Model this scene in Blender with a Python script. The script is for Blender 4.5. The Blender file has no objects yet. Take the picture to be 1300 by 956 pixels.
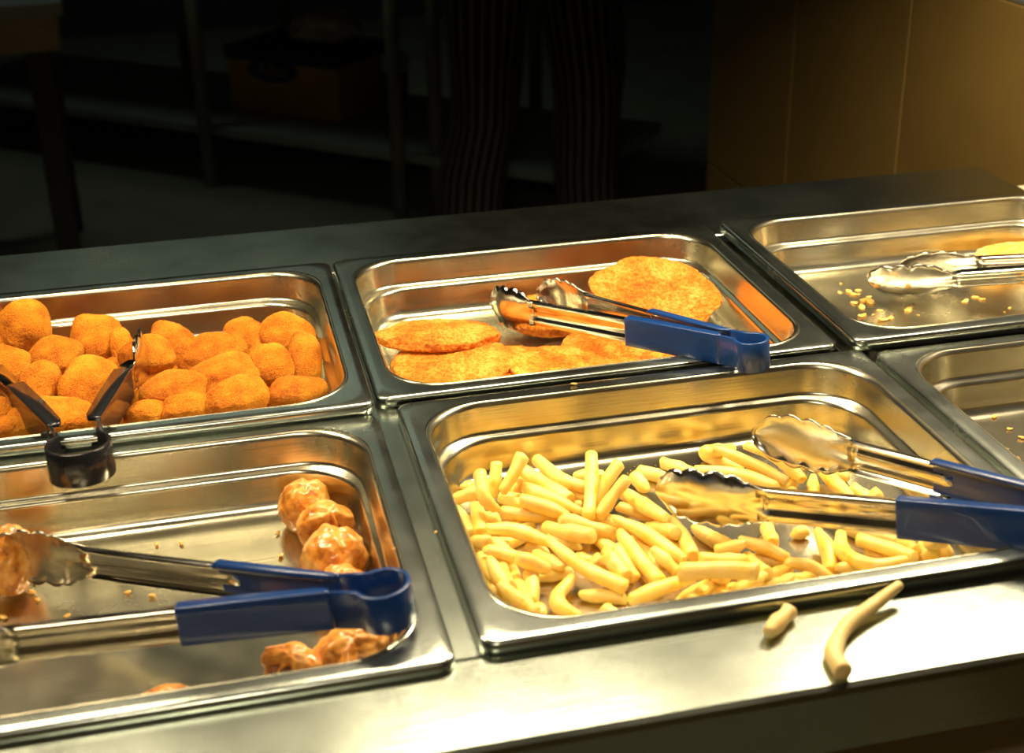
import bpy, bmesh, math, random
from mathutils import Vector, Matrix, noise
random.seed(11)
scene = bpy.context.scene
COL = scene.collection
ZC = 0.900                                   # height of the pan rims above the floor, metres

def V(p):                                    # counter frame (millimetres, rims at 0) -> world metres
    return Vector((p[0]/1000, p[1]/1000, ZC + p[2]/1000))

# ------------------------------------------------------------------ camera
cd = bpy.data.cameras.new('camera'); cam = bpy.data.objects.new('camera', cd); COL.objects.link(cam)
Rv = Vector((0.97301555, -0.23012389, -0.01684435)); Uv = Vector((0.10893964, 0.39381364, 0.91271188)); Fv = Vector((0.20340327, 0.88991787, -0.40825641))
cam.matrix_world = Matrix(((Rv.x, Uv.x, -Fv.x, -0.10216), (Rv.y, Uv.y, -Fv.y, -0.78821), (Rv.z, Uv.z, -Fv.z, ZC + 0.39620), (0, 0, 0, 1)))
cd.sensor_width = 36; cd.sensor_fit = 'HORIZONTAL'; cd.lens = 1738.62/1300*36
cd.shift_y = -45/1300; cd.clip_start = 0.02; cd.clip_end = 60
cd.dof.use_dof = True; cd.dof.focus_distance = 0.95; cd.dof.aperture_fstop = 9.0
scene.camera = cam

# ------------------------------------------------------------------ world, large lights, exposure
w = bpy.data.worlds.new('world'); scene.world = w; w.use_nodes = True
bg = w.node_tree.nodes['Background']; bg.inputs[0].default_value = (0.75, 0.85, 0.72, 1); bg.inputs[1].default_value = 0.010
vs = scene.view_settings
vs.view_transform = 'Standard'; vs.look = 'None'; vs.gamma = 1; vs.use_curve_mapping = False; vs.exposure = 0.0

def area(name, loc, size, size_y, power, color, direction=(0, 0, -1), spread=math.pi):
    l = bpy.data.lights.new(name, 'AREA'); l.shape = 'RECTANGLE'; l.size = size; l.size_y = size_y
    l.energy = power; l.color = color; l.spread = spread
    o = bpy.data.objects.new(name, l); COL.objects.link(o); o.location = loc
    o.rotation_euler = Vector(direction).to_track_quat('-Z', 'Y').to_euler()
    return o
area('kitchen_fill_light', (-0.2, 3.4, 2.62), 1.2, 0.12, 2.4, (0.80, 1.0, 0.80))  # unseen ceiling light, added to lift the dark kitchen a little
area('dining_fill_light', (0.0, -1.75, 2.60), 3.0, 0.6, 5.0, (1.0, 0.74, 0.38), (0, -1, -0.55))     # unseen, added to wash the customers' wall so the pans mirror it warm
LAMPS = [(-0.32, 3.6), (0.10, 4.6), (0.50, 8.0)]         # heat lamps along the gantry: x, power
LAMP_Y, LAMP_Z = 0.08, ZC + 0.46

# ------------------------------------------------------------------ materials
MATS = {}
def nodes(name):
    m = bpy.data.materials.new(name); m.use_nodes = True
    nt = m.node_tree; b = nt.nodes['Principled BSDF']
    MATS[name] = m
    return m, nt, b
def setp(b, **k):
    for key, v in k.items():
        b.inputs[key.replace('_', ' ')].default_value = v
def ramp(nt, fac, stops):
    r = nt.nodes.new('ShaderNodeValToRGB'); nt.links.new(fac, r.inputs[0])
    e = r.color_ramp.elements
    while len(e) < len(stops): e.new(0.5)
    for i, (p, c) in enumerate(stops):
        e[i].position = p; e[i].color = (*c, 1) if len(c) == 3 else c
    return r.outputs[0]
def noise_tex(nt, scale, detail=4, rough=0.55, stretch=None, coord='Object'):
    tc = nt.nodes.new('ShaderNodeTexCoord'); n = nt.nodes.new('ShaderNodeTexNoise')
    n.inputs['Scale'].default_value = scale; n.inputs['Detail'].default_value = detail; n.inputs['Roughness'].default_value = rough
    src = tc.outputs[coord]
    if stretch:
        mp = nt.nodes.new('ShaderNodeMapping'); mp.inputs['Scale'].default_value = stretch
        nt.links.new(src, mp.inputs['Vector']); src = mp.outputs[0]
    nt.links.new(src, n.inputs['Vector'])
    return n.outputs['Fac']
def bump(nt, b, h, strength, dist):
    bn = nt.nodes.new('ShaderNodeBump'); bn.inputs['Strength'].default_value = strength; bn.inputs['Distance'].default_value = dist
    nt.links.new(h, bn.inputs['Height']); nt.links.new(bn.outputs[0], b.inputs['Normal'])
    return bn
def rrange(nt, fac, lo, hi):
    mr = nt.nodes.new('ShaderNodeMapRange'); mr.inputs['From Min'].default_value = 0.3; mr.inputs['From Max'].default_value = 0.7
    mr.inputs['To Min'].default_value = lo; mr.inputs['To Max'].default_value = hi
    nt.links.new(fac, mr.inputs['Value']); return mr.outputs[0]

def steel(name, col, r0, r1, stretch=(2, 60, 60), bs=0.06, smudge=0.0):
    m, nt, b = nodes(name); setp(b, Metallic=1.0)
    n1 = noise_tex(nt, 14, 5, 0.6); n2 = noise_tex(nt, 12, 3, 0.6, stretch)
    nt.links.new(rrange(nt, n1, r0, r1), b.inputs['Roughness'])
    dark = tuple(c*(1-smudge) for c in col)
    nt.links.new(ramp(nt, noise_tex(nt, 9, 6, 0.65), [(0.35, dark), (0.62, col)]), b.inputs['Base Color'])
    bump(nt, b, n2, bs, 0.0006)
    return m
steel('pan_steel', (0.60, 0.56, 0.41), 0.20, 0.29, (1.2, 40, 40), 0.12, 0.10)
steel('rim_steel', (0.47, 0.50, 0.44), 0.19, 0.29, (1.5, 50, 50), 0.10, 0.20)
steel('counter_steel', (0.48, 0.52, 0.44), 0.21, 0.28, (1, 70, 70), 0.10, 0.05)
steel('tong_steel', (0.72, 0.68, 0.60), 0.12, 0.22, (3, 60, 60), 0.04, 0.08)
steel('dark_steel', (0.25, 0.26, 0.24), 0.35, 0.5, (1, 40, 40), 0.1, 0.2)

def plastic(name, col, rough, coat=0.0):
    m, nt, b = nodes(name); setp(b, Roughness=rough, Coat_Weight=coat)
    nt.links.new(ramp(nt, noise_tex(nt, 40, 4), [(0.3, tuple(c*0.85 for c in col)), (0.7, col)]), b.inputs['Base Color'])
    bump(nt, b, noise_tex(nt, 260, 3), 0.05, 0.0005)
    return m
plastic('blue_vinyl', (0.006, 0.040, 0.170), 0.30, 0.2)
plastic('black_vinyl', (0.012, 0.012, 0.014), 0.22, 0.3)

def crumbed(name, c0, c1, c2, scale=420, bstr=0.9):
    m, nt, b = nodes(name); setp(b, Roughness=0.70, Specular_IOR_Level=0.25, Subsurface_Weight=0.04, Subsurface_Scale=0.002)
    b.inputs['Subsurface Radius'].default_value = (1.0, 0.4, 0.1)
    big = noise_tex(nt, 55, 5, 0.6); fine = noise_tex(nt, scale, 3, 0.7)
    mixv = nt.nodes.new('ShaderNodeMath'); mixv.operation = 'MULTIPLY_ADD'; mixv.inputs[1].default_value = 0.45
    nt.links.new(fine, mixv.inputs[0])
    half = nt.nodes.new('ShaderNodeMath'); half.operation = 'MULTIPLY'; half.inputs[1].default_value = 0.55
    nt.links.new(big, half.inputs[0]); nt.links.new(half.outputs[0], mixv.inputs[2])
    oi = nt.nodes.new('ShaderNodeObjectInfo'); hv = nt.nodes.new('ShaderNodeHueSaturation'); mr = nt.nodes.new('ShaderNodeMapRange')
    mr.inputs['To Min'].default_value = 0.78; mr.inputs['To Max'].default_value = 1.06     # each piece fried a little darker or paler
    nt.links.new(oi.outputs['Random'], mr.inputs['Value']); nt.links.new(mr.outputs[0], hv.inputs['Value'])
    nt.links.new(ramp(nt, mixv.outputs[0], [(0.38, c0), (0.5, c1), (0.62, c2)]), hv.inputs['Color']); nt.links.new(hv.outputs[0], b.inputs['Base Color'])
    bump(nt, b, fine, bstr, 0.0022)
    return m
crumbed('nugget_crumb', (0.52, 0.11, 0.003), (0.82, 0.25, 0.009), (0.96, 0.39, 0.025), 1000, 1.0)
crumbed('schnitzel_crumb', (0.48, 0.10, 0.003), (0.80, 0.23, 0.012), (0.96, 0.43, 0.07), 420, 1.0)
crumbed('fish_batter', (0.60, 0.25, 0.03), (0.85, 0.48, 0.09), (0.95, 0.66, 0.22), 160, 0.6)
crumbed('crumb_bits', (0.60, 0.26, 0.04), (0.90, 0.52, 0.12), (1.0, 0.72, 0.3), 600, 0.5)

m, nt, b = nodes('fry'); setp(b, Roughness=0.42, Subsurface_Weight=0.45, Subsurface_Scale=0.005)
b.inputs['Subsurface Radius'].default_value = (1.0, 0.6, 0.2)
oi = nt.nodes.new('ShaderNodeObjectInfo')
n = noise_tex(nt, 70, 5, 0.6)
c = ramp(nt, n, [(0.28, (0.94, 0.50, 0.09)), (0.42, (1.0, 0.70, 0.22)), (0.7, (1.0, 0.80, 0.36))])
hv = nt.nodes.new('ShaderNodeHueSaturation'); nt.links.new(c, hv.inputs['Color'])
mr = nt.nodes.new('ShaderNodeMapRange'); mr.inputs['To Min'].default_value = 0.80; mr.inputs['To Max'].default_value = 1.03
nt.links.new(oi.outputs['Random'], mr.inputs['Value']); nt.links.new(mr.outputs[0], hv.inputs['Value'])
hv.inputs['Saturation'].default_value = 1.14
nt.links.new(hv.outputs[0], b.inputs['Base Color'])
bump(nt, b, noise_tex(nt, 300, 4), 0.25, 0.0006)

m, nt, b = nodes('stale_fry'); setp(b, Roughness=0.5, Subsurface_Weight=0.1, Subsurface_Scale=0.004)
nt.links.new(ramp(nt, noise_tex(nt, 60, 4), [(0.3, (0.75, 0.50, 0.15)), (0.7, (0.92, 0.70, 0.30))]), b.inputs['Base Color'])
bump(nt, b, noise_tex(nt, 300, 4), 0.25, 0.0006)

m, nt, b = nodes('dim_sim_skin'); setp(b, Roughness=0.28, Subsurface_Weight=0.15, Subsurface_Scale=0.004, Coat_Weight=0.35)
nt.links.new(ramp(nt, noise_tex(nt, 60, 6, 0.65), [(0.34, (0.34, 0.075, 0.006)), (0.46, (0.70, 0.26, 0.03)), (0.64, (0.90, 0.48, 0.13))]), b.inputs['Base Color'])
bump(nt, b, noise_tex(nt, 130, 5), 0.5, 0.0015)
m, nt, b = nodes('dim_sim_filling'); setp(b, Roughness=0.5)
nt.links.new(ramp(nt, noise_tex(nt, 240, 6, 0.7), [(0.35, (0.06, 0.012, 0.004)), (0.6, (0.30, 0.09, 0.02))]), b.inputs['Base Color'])
bump(nt, b, noise_tex(nt, 300, 5), 1.0, 0.002)

def matte(name, c0, c1, rough=0.6, scale=12, stretch=None, bs=0.0):
    m, nt, b = nodes(name); setp(b, Roughness=rough)
    h = noise_tex(nt, scale, 5, 0.6, stretch)
    nt.links.new(ramp(nt, h, [(0.3, c0), (0.7, c1)]), b.inputs['Base Color'])
    if bs: bump(nt, b, noise_tex(nt, scale*12, 3), bs, 0.001)
    return m
matte('tile_glaze', (0.125, 0.077, 0.018), (0.155, 0.096, 0.024), 0.38, 7, None, 0.03)
matte('tile_dark', (0.10, 0.11, 0.14), (0.13, 0.14, 0.17), 0.3, 7)
matte('grout', (0.62, 0.55, 0.36), (0.74, 0.67, 0.46), 0.85, 30)
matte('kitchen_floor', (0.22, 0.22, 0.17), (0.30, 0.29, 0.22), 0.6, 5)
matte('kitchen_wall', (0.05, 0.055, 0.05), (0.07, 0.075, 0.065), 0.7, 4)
matte('dining_paint', (0.50, 0.37, 0.15), (0.58, 0.44, 0.19), 0.8, 4)
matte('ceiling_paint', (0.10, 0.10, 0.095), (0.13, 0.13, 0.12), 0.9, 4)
matte('bench_steel', (0.30, 0.34, 0.32), (0.38, 0.42, 0.39), 0.45, 8)
matte('bench_leg', (0.20, 0.19, 0.15), (0.26, 0.24, 0.19), 0.5, 8)
matte('table_wood', (0.36, 0.29, 0.17), (0.46, 0.38, 0.23), 0.6, 10, (1, 9, 9))
matte('table_leg', (0.035, 0.03, 0.025), (0.05, 0.045, 0.035), 0.6, 8)
matte('cardboard', (0.58, 0.36, 0.05), (0.66, 0.42, 0.07), 0.8, 9)
matte('box_blue', (0.02, 0.025, 0.12), (0.03, 0.035, 0.15), 0.6, 9)
matte('box_lettering', (0.5, 0.40, 0.22), (0.6, 0.48, 0.27), 0.7, 9)
matte('plastic_bag', (0.42, 0.42, 0.36), (0.55, 0.55, 0.48), 0.35, 14, None, 0.3)
matte('white_plastic', (0.5, 0.7, 0.66), (0.6, 0.8, 0.76), 0.4, 8)
matte('black_cloth', (0.012, 0.012, 0.013), (0.02, 0.02, 0.02), 0.85, 30)
matte('skin', (0.42, 0.24, 0.16), (0.50, 0.30, 0.20), 0.55, 12)
matte('hair', (0.02, 0.014, 0.01), (0.04, 0.03, 0.02), 0.6, 60)
matte('shoe_leather', (0.012, 0.012, 0.012), (0.02, 0.02, 0.02), 0.4, 20)
matte('engraving', (0.10, 0.08, 0.05), (0.14, 0.11, 0.07), 0.5, 20)
matte('gantry_black', (0.03, 0.03, 0.03), (0.05, 0.05, 0.05), 0.5, 10)
m, nt, b = nodes('lamp_glow'); setp(b, Roughness=0.5); b.inputs['Emission Color'].default_value = (1.0, 0.82, 0.52, 1); b.inputs['Emission Strength'].default_value = 6.0

m, nt, b = nodes('striped_trousers'); setp(b, Roughness=0.85)
uvn = nt.nodes.new('ShaderNodeUVMap'); sx = nt.nodes.new('ShaderNodeSeparateXYZ'); nt.links.new(uvn.outputs[0], sx.inputs[0])
mm = nt.nodes.new('ShaderNodeMath'); mm.operation = 'FRACT'; nt.links.new(sx.outputs[0], mm.inputs[0])
nt.links.new(ramp(nt, mm.outputs[0], [(0.0, (0.012, 0.011, 0.012)), (0.66, (0.012, 0.011, 0.012)), (0.72, (0.20, 0.15, 0.13)), (0.94, (0.20, 0.15, 0.13)), (1.0, (0.012, 0.011, 0.012))]), b.inputs['Base Color'])

# ------------------------------------------------------------------ helpers
def tag(o, label=None, cat=None, group=None, kind=None):
    if label: o['label'] = label
    if cat: o['category'] = cat
    if group: o['group'] = group
    if kind: o['kind'] = kind
    return o
def empty(name, loc=(0, 0, 0), label=None, cat=None, group=None):
    o = bpy.data.objects.new(name, None); COL.objects.link(o); o.location = loc; o.empty_display_size = 0.02
    return tag(o, label, cat, group)
def obj(name, mesh, mat, parent=None, smooth=True, loc=None):
    o = bpy.data.objects.new(name, mesh); COL.objects.link(o)
    if mat and not mesh.materials: mesh.materials.append(MATS[mat])
    if smooth is not None:
        mesh.polygons.foreach_set('use_smooth', [bool(smooth)]*len(mesh.polygons))
    if loc is not None: o.location = loc
    if parent: o.parent = parent
    return o
def pydata(verts, faces, name='mesh'):
    me = bpy.data.meshes.new(name); me.from_pydata([tuple(v) for v in verts], [], faces); me.update()
    bm = bmesh.new(); bm.from_mesh(me); bmesh.ops.recalc_face_normals(bm, faces=bm.faces); bm.to_mesh(me); bm.free()
    return me
def boxes(lst, bevel=0.0, seg=2):            # list of (x0,x1,y0,y1,z0,z1) in metres joined as one mesh
    bm = bmesh.new()
    for (x0, x1, y0, y1, z0, z1) in lst:
        vs_ = [bm.verts.new(c) for c in ((x0,y0,z0),(x1,y0,z0),(x1,y1,z0),(x0,y1,z0),(x0,y0,z1),(x1,y0,z1),(x1,y1,z1),(x0,y1,z1))]
        for f in ((0,3,2,1),(4,5,6,7),(0,1,5,4),(1,2,6,5),(2,3,7,6),(3,0,4,7)): bm.faces.new([vs_[i] for i in f])
    if bevel: bmesh.ops.bevel(bm, geom=bm.edges[:], offset=bevel, segments=seg, affect='EDGES', profile=0.5)
    me = bpy.data.meshes.new('box'); bm.to_mesh(me); bm.free(); return me
def loft(rings, cap0=False, cap1=False, closed=True):
    verts = []; faces = []; n = len(rings[0])
    for r in rings: verts += r
    for i in range(len(rings)-1):
        for j in range(n if closed else n-1):
            k = (j+1) % n
            faces.append((i*n+j, i*n+k, (i+1)*n+k, (i+1)*n+j))
    if cap0: faces.append(tuple(range(n))[::-1])
    if cap1: faces.append(tuple((len(rings)-1)*n+j for j in range(n)))
    return verts, faces
def tube(path, radius, sides=10):
    rings = []; path = [Vector(p) for p in path]
    for i, p in enumerate(path):
        t = (path[min(i+1, len(path)-1)] - path[max(i-1, 0)]).normalized()
        a = t.orthogonal().normalized() if i == 0 else (a - t*a.dot(t)).normalized()
        bb = t.cross(a); r = radius[i] if isinstance(radius, (list, tuple)) else radius
        rings.append([p + (a*math.cos(2*math.pi*k/sides) + bb*math.sin(2*math.pi*k/sides))*r for k in range(sides)])
    v, f = loft(rings, True, True); return pydata(v, f)
def text_mesh(body, size, extrude=0.0002):
    cu = bpy.data.curves.new('txt', 'FONT'); cu.body = body; cu.size = size; cu.extrude = extrude; cu.align_x = 'CENTER'; cu.align_y = 'CENTER'
    o = bpy.data.objects.new('txt', cu); COL.objects.link(o)
    dg = bpy.context.evaluated_depsgraph_get(); me = bpy.data.meshes.new_from_object(o.evaluated_get(dg))
    bpy.data.objects.remove(o); me.materials.clear(); return me

# ------------------------------------------------------------------ the setting
FLOOR_Z = 0.0
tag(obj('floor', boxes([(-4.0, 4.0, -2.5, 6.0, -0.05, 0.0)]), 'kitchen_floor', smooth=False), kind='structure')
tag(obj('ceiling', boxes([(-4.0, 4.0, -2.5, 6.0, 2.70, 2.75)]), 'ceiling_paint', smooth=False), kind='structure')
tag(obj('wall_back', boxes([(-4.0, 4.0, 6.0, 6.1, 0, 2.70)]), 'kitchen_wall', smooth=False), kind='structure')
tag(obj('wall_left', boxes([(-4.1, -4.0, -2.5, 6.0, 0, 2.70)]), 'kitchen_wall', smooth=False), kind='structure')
tag(obj('wall_front', boxes([(-4.0, 4.0, -2.6, -2.5, 0, 2.70)]), 'dining_paint', smooth=False), kind='structure')
# tiled side wall beside the counter: ends at y = 1.258 with an open doorway beyond
WX = 0.700
wr = tag(obj('wall_right', boxes([(WX+0.007, WX+0.16, -1.2, 1.258, 0, 2.70)]), 'grout', smooth=False), kind='structure')
tag(obj('wall_side', boxes([(4.0, 4.1, -2.5, 6.0, 0, 2.70)]), 'kitchen_wall', smooth=False), kind='structure')
TW, TH, G = 0.3075, 0.397, 0.0035
tile_me = {}
rows = [(-0.657, 'tile_glaze'), (-0.260, 'tile_glaze'), (0.137, 'tile_dark'), (0.534, 'tile_glaze'), (0.931, 'tile_glaze')]
for mname in ('tile_glaze', 'tile_dark'):
    me = boxes([(0, 0.008, -TW+G, 0, G, TH)], 0.0012, 1); me.materials.append(MATS[mname]); tile_me[mname] = me
for z0, mname in rows:
    for k in range(8):
        t = bpy.data.objects.new('tile', tile_me[mname]); COL.objects.link(t); t.parent = wr
        t.location = (WX, 1.258 - k*TW, ZC + z0)
tag(obj('trim_1', boxes([(0.6505, 0.6995, -0.60, 0.372, ZC-0.045, ZC-0.028)], 0.002), 'grout', smooth=False), kind='structure')

# ------------------------------------------------------------------ serving counter
counter = empty('serving_counter', (0.1, 0.03, 0.0), 'long stainless steel serving counter holding the food pans', 'counter')
def cpart(name, me, mat, smooth=False):
    o = obj(name, me, mat, None, smooth); o.parent = counter; o.matrix_parent_inverse = Matrix.Translation(-Vector((0.1, 0.03, 0.0))); return o
CX0, CX1, CY0, CY1 = -0.95, 0.648, -0.327, 0.3875
HX0, HX1, HY0, HY1 = -0.335, 0.637, -0.262, 0.2645
ZT = ZC - 0.0082
# counter top: one sheet with the well cut out and a rolled edge
rings = []
def rect(x0, x1, y0, y1, z, r=0.0, n=8):
    out = []
    for (cx, cy, a0) in ((x1-r, y1-r, 0), (x0+r, y1-r, 90), (x0+r, y0+r, 180), (x1-r, y0+r, 270)):
        for k in range(n+1):
            a = math.radians(a0 + 90*k/n); out.append(Vector((cx + r*math.cos(a), cy + r*math.sin(a), z)))
    return out
R_ = [rect(HX0+0.001, HX1-0.001, HY0+0.001, HY1-0.001, ZT-0.03, 0.008), rect(HX0, HX1, HY0, HY1, ZT-0.0015, 0.008), rect(HX0-0.0015, HX1+0.0015, HY0-0.0015, HY1+0.0015, ZT, 0.008),
      rect(CX0+0.004, CX1-0.004, CY0+0.004, CY1-0.004, ZT, 0.010), rect(CX0+0.0012, CX1-0.0012, CY0+0.0012, CY1-0.0012, ZT-0.0012, 0.012),
      rect(CX0, CX1, CY0, CY1, ZT-0.004, 0.012), rect(CX0, CX1, CY0, CY1, ZT-0.036, 0.012), rect(CX0+0.02, CX1-0.02, CY0+0.02, CY1-0.02, ZT-0.040, 0.012)]
v, f = loft(R_); cpart('counter_top', pydata(v, f), 'counter_steel')
cpart('well_tank', boxes([(HX0, HX1, HY0, HY1, ZC-0.20, ZC-0.195), (HX0-0.004, HX0, HY0, HY1, ZC-0.20, ZT-0.02), (HX1, HX1+0.004, HY0, HY1, ZC-0.20, ZT-0.02), (HX0, HX1, HY0-0.004, HY0, ZC-0.20, ZT-0.02), (HX0, HX1, HY1, HY1+0.004, ZC-0.20, ZT-0.02)]), 'dark_steel')
for xa, xb in ((-0.0175, 0.0022), (0.318, 0.334)):
    cpart('divider_bar', boxes([(xa, xb, HY0, HY1, ZT-0.012, ZT)], 0.001), 'counter_steel')
cpart('front_panel', boxes([(CX0+0.02, CX1-0.02, CY0+0.03, CY0+0.045, 0.10, ZT-0.036)]), 'table_wood')
cpart('back_panel', boxes([(CX0+0.02, CX1-0.02, CY1-0.045, CY1-0.03, 0.10, ZT-0.036)]), 'dark_steel')
cpart('side_panel', boxes([(CX0+0.02, CX0+0.035, CY0+0.045, CY1-0.045, 0.10, ZT-0.036)]), 'dark_steel')
cpart('side_panel', boxes([(CX1-0.035, CX1-0.02, CY0+0.045, CY1-0.045, 0.10, ZT-0.036)]), 'dark_steel')
cpart('plinth', boxes([(CX0+0.05, CX1-0.05, CY0+0.08, CY1-0.08, 0.0, 0.10)]), 'dark_steel')

# ------------------------------------------------------------------ pans
def make_pan(name, x0, y0, z, label, W=325, D=265, rot=0.0):
    root = empty(name, V((x0+W/2, y0+D/2, z)), label, 'food pan', 'steel food pans in the counter')
    root.rotation_euler.z = math.radians(rot)
    def ring(inset, zz, r, n=10):
        return [Vector((q.x, q.y, q.z)) for q in rect(-(W/2-inset)/1000, (W/2-inset)/1000, -(D/2-inset)/1000, (D/2-inset)/1000, zz/1000, r/1000, n)]
    rim = [ring(0.9, -8, 8), ring(0.0, -8, 9), ring(0.0, -2.2, 9), ring(0.5, -0.8, 9), ring(2.0, 0.0, 9), ring(6, 0.1, 22), ring(11.2, 0.0, 38)]
    v, f = loft(rim); obj('rim', pydata(v, f), 'rim_steel', root)
    bas = [ring(11.2, 0, 38), ring(12.6, -0.4, 40), ring(13.7, -1.6, 41), ring(14.2, -3.6, 41), ring(15.6, -19.5, 41), ring(16.0, -21, 41), ring(17.2, -22.2, 41), ring(19.4, -23.2, 40), ring(20.6, -24.4, 40), ring(21.0, -26, 40),
           ring(22.6, -37, 39), ring(23.4, -41, 38), ring(25.2, -44.8, 37), ring(28.2, -47.0, 35), ring(32, -47.9, 32), ring(36, -48.1, 30), ring(60, -48.1, 20), ring(100, -48.2, 8)]
    v, f = loft(bas, False, True); bo = obj('basin', pydata(v, f), 'pan_steel', root)
    sm = bo.modifiers.new('thickness', 'SOLIDIFY'); sm.thickness = 0.0008; sm.offset = 0
    return root
make_pan('food_pan', -13.9-325, -8.5, 6, 'steel pan full of orange breaded nuggets at the back left')
make_pan('food_pan', -12.6-325, -271, -2.0, 'steel pan with a few fried dim sims at the front left')
make_pan('food_pan', -10.6, 8.3, 0, 'steel pan holding flat crumbed schnitzels in the back row')
make_pan('food_pan', 0, -265, 0, 'steel pan holding the french fries in the front row')
make_pan('food_pan', 321, -3.5, 7.0, 'nearly empty steel pan with crumbs and bare steel tongs')
make_pan('food_pan', 331, -272, 0, 'empty crumb-strewn steel pan at the right end, front row')

# ------------------------------------------------------------------ food
def blob_mesh(rx, ry, rz, seed, amp, freq, fine, ffreq, sub=4, flat=0.0):
    bm = bmesh.new(); bmesh.ops.create_icosphere(bm, subdivisions=sub, radius=1.0)
    off = Vector((seed*7.31, seed*3.17, seed*1.93))
    for v_ in bm.verts:
        d = v_.co.normalized()
        z = d.z
        z = math.copysign(abs(z)**(1.0-flat), z) if flat else z
        q = Vector((d.x*rx, d.y*ry, z*rz))
        q *= 1 + amp*noise.noise(d*freq + off)
        nrm = Vector((d.x/rx, d.y/ry, d.z/rz)).normalized()
        q += nrm*(fine*noise.noise(q*ffreq + off) + 0.5*fine*noise.noise(q*ffreq*2.3 + off))
        v_.co = q/1000
    me = bpy.data.meshes.new('blob'); bm.to_mesh(me); bm.free(); return me

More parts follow.
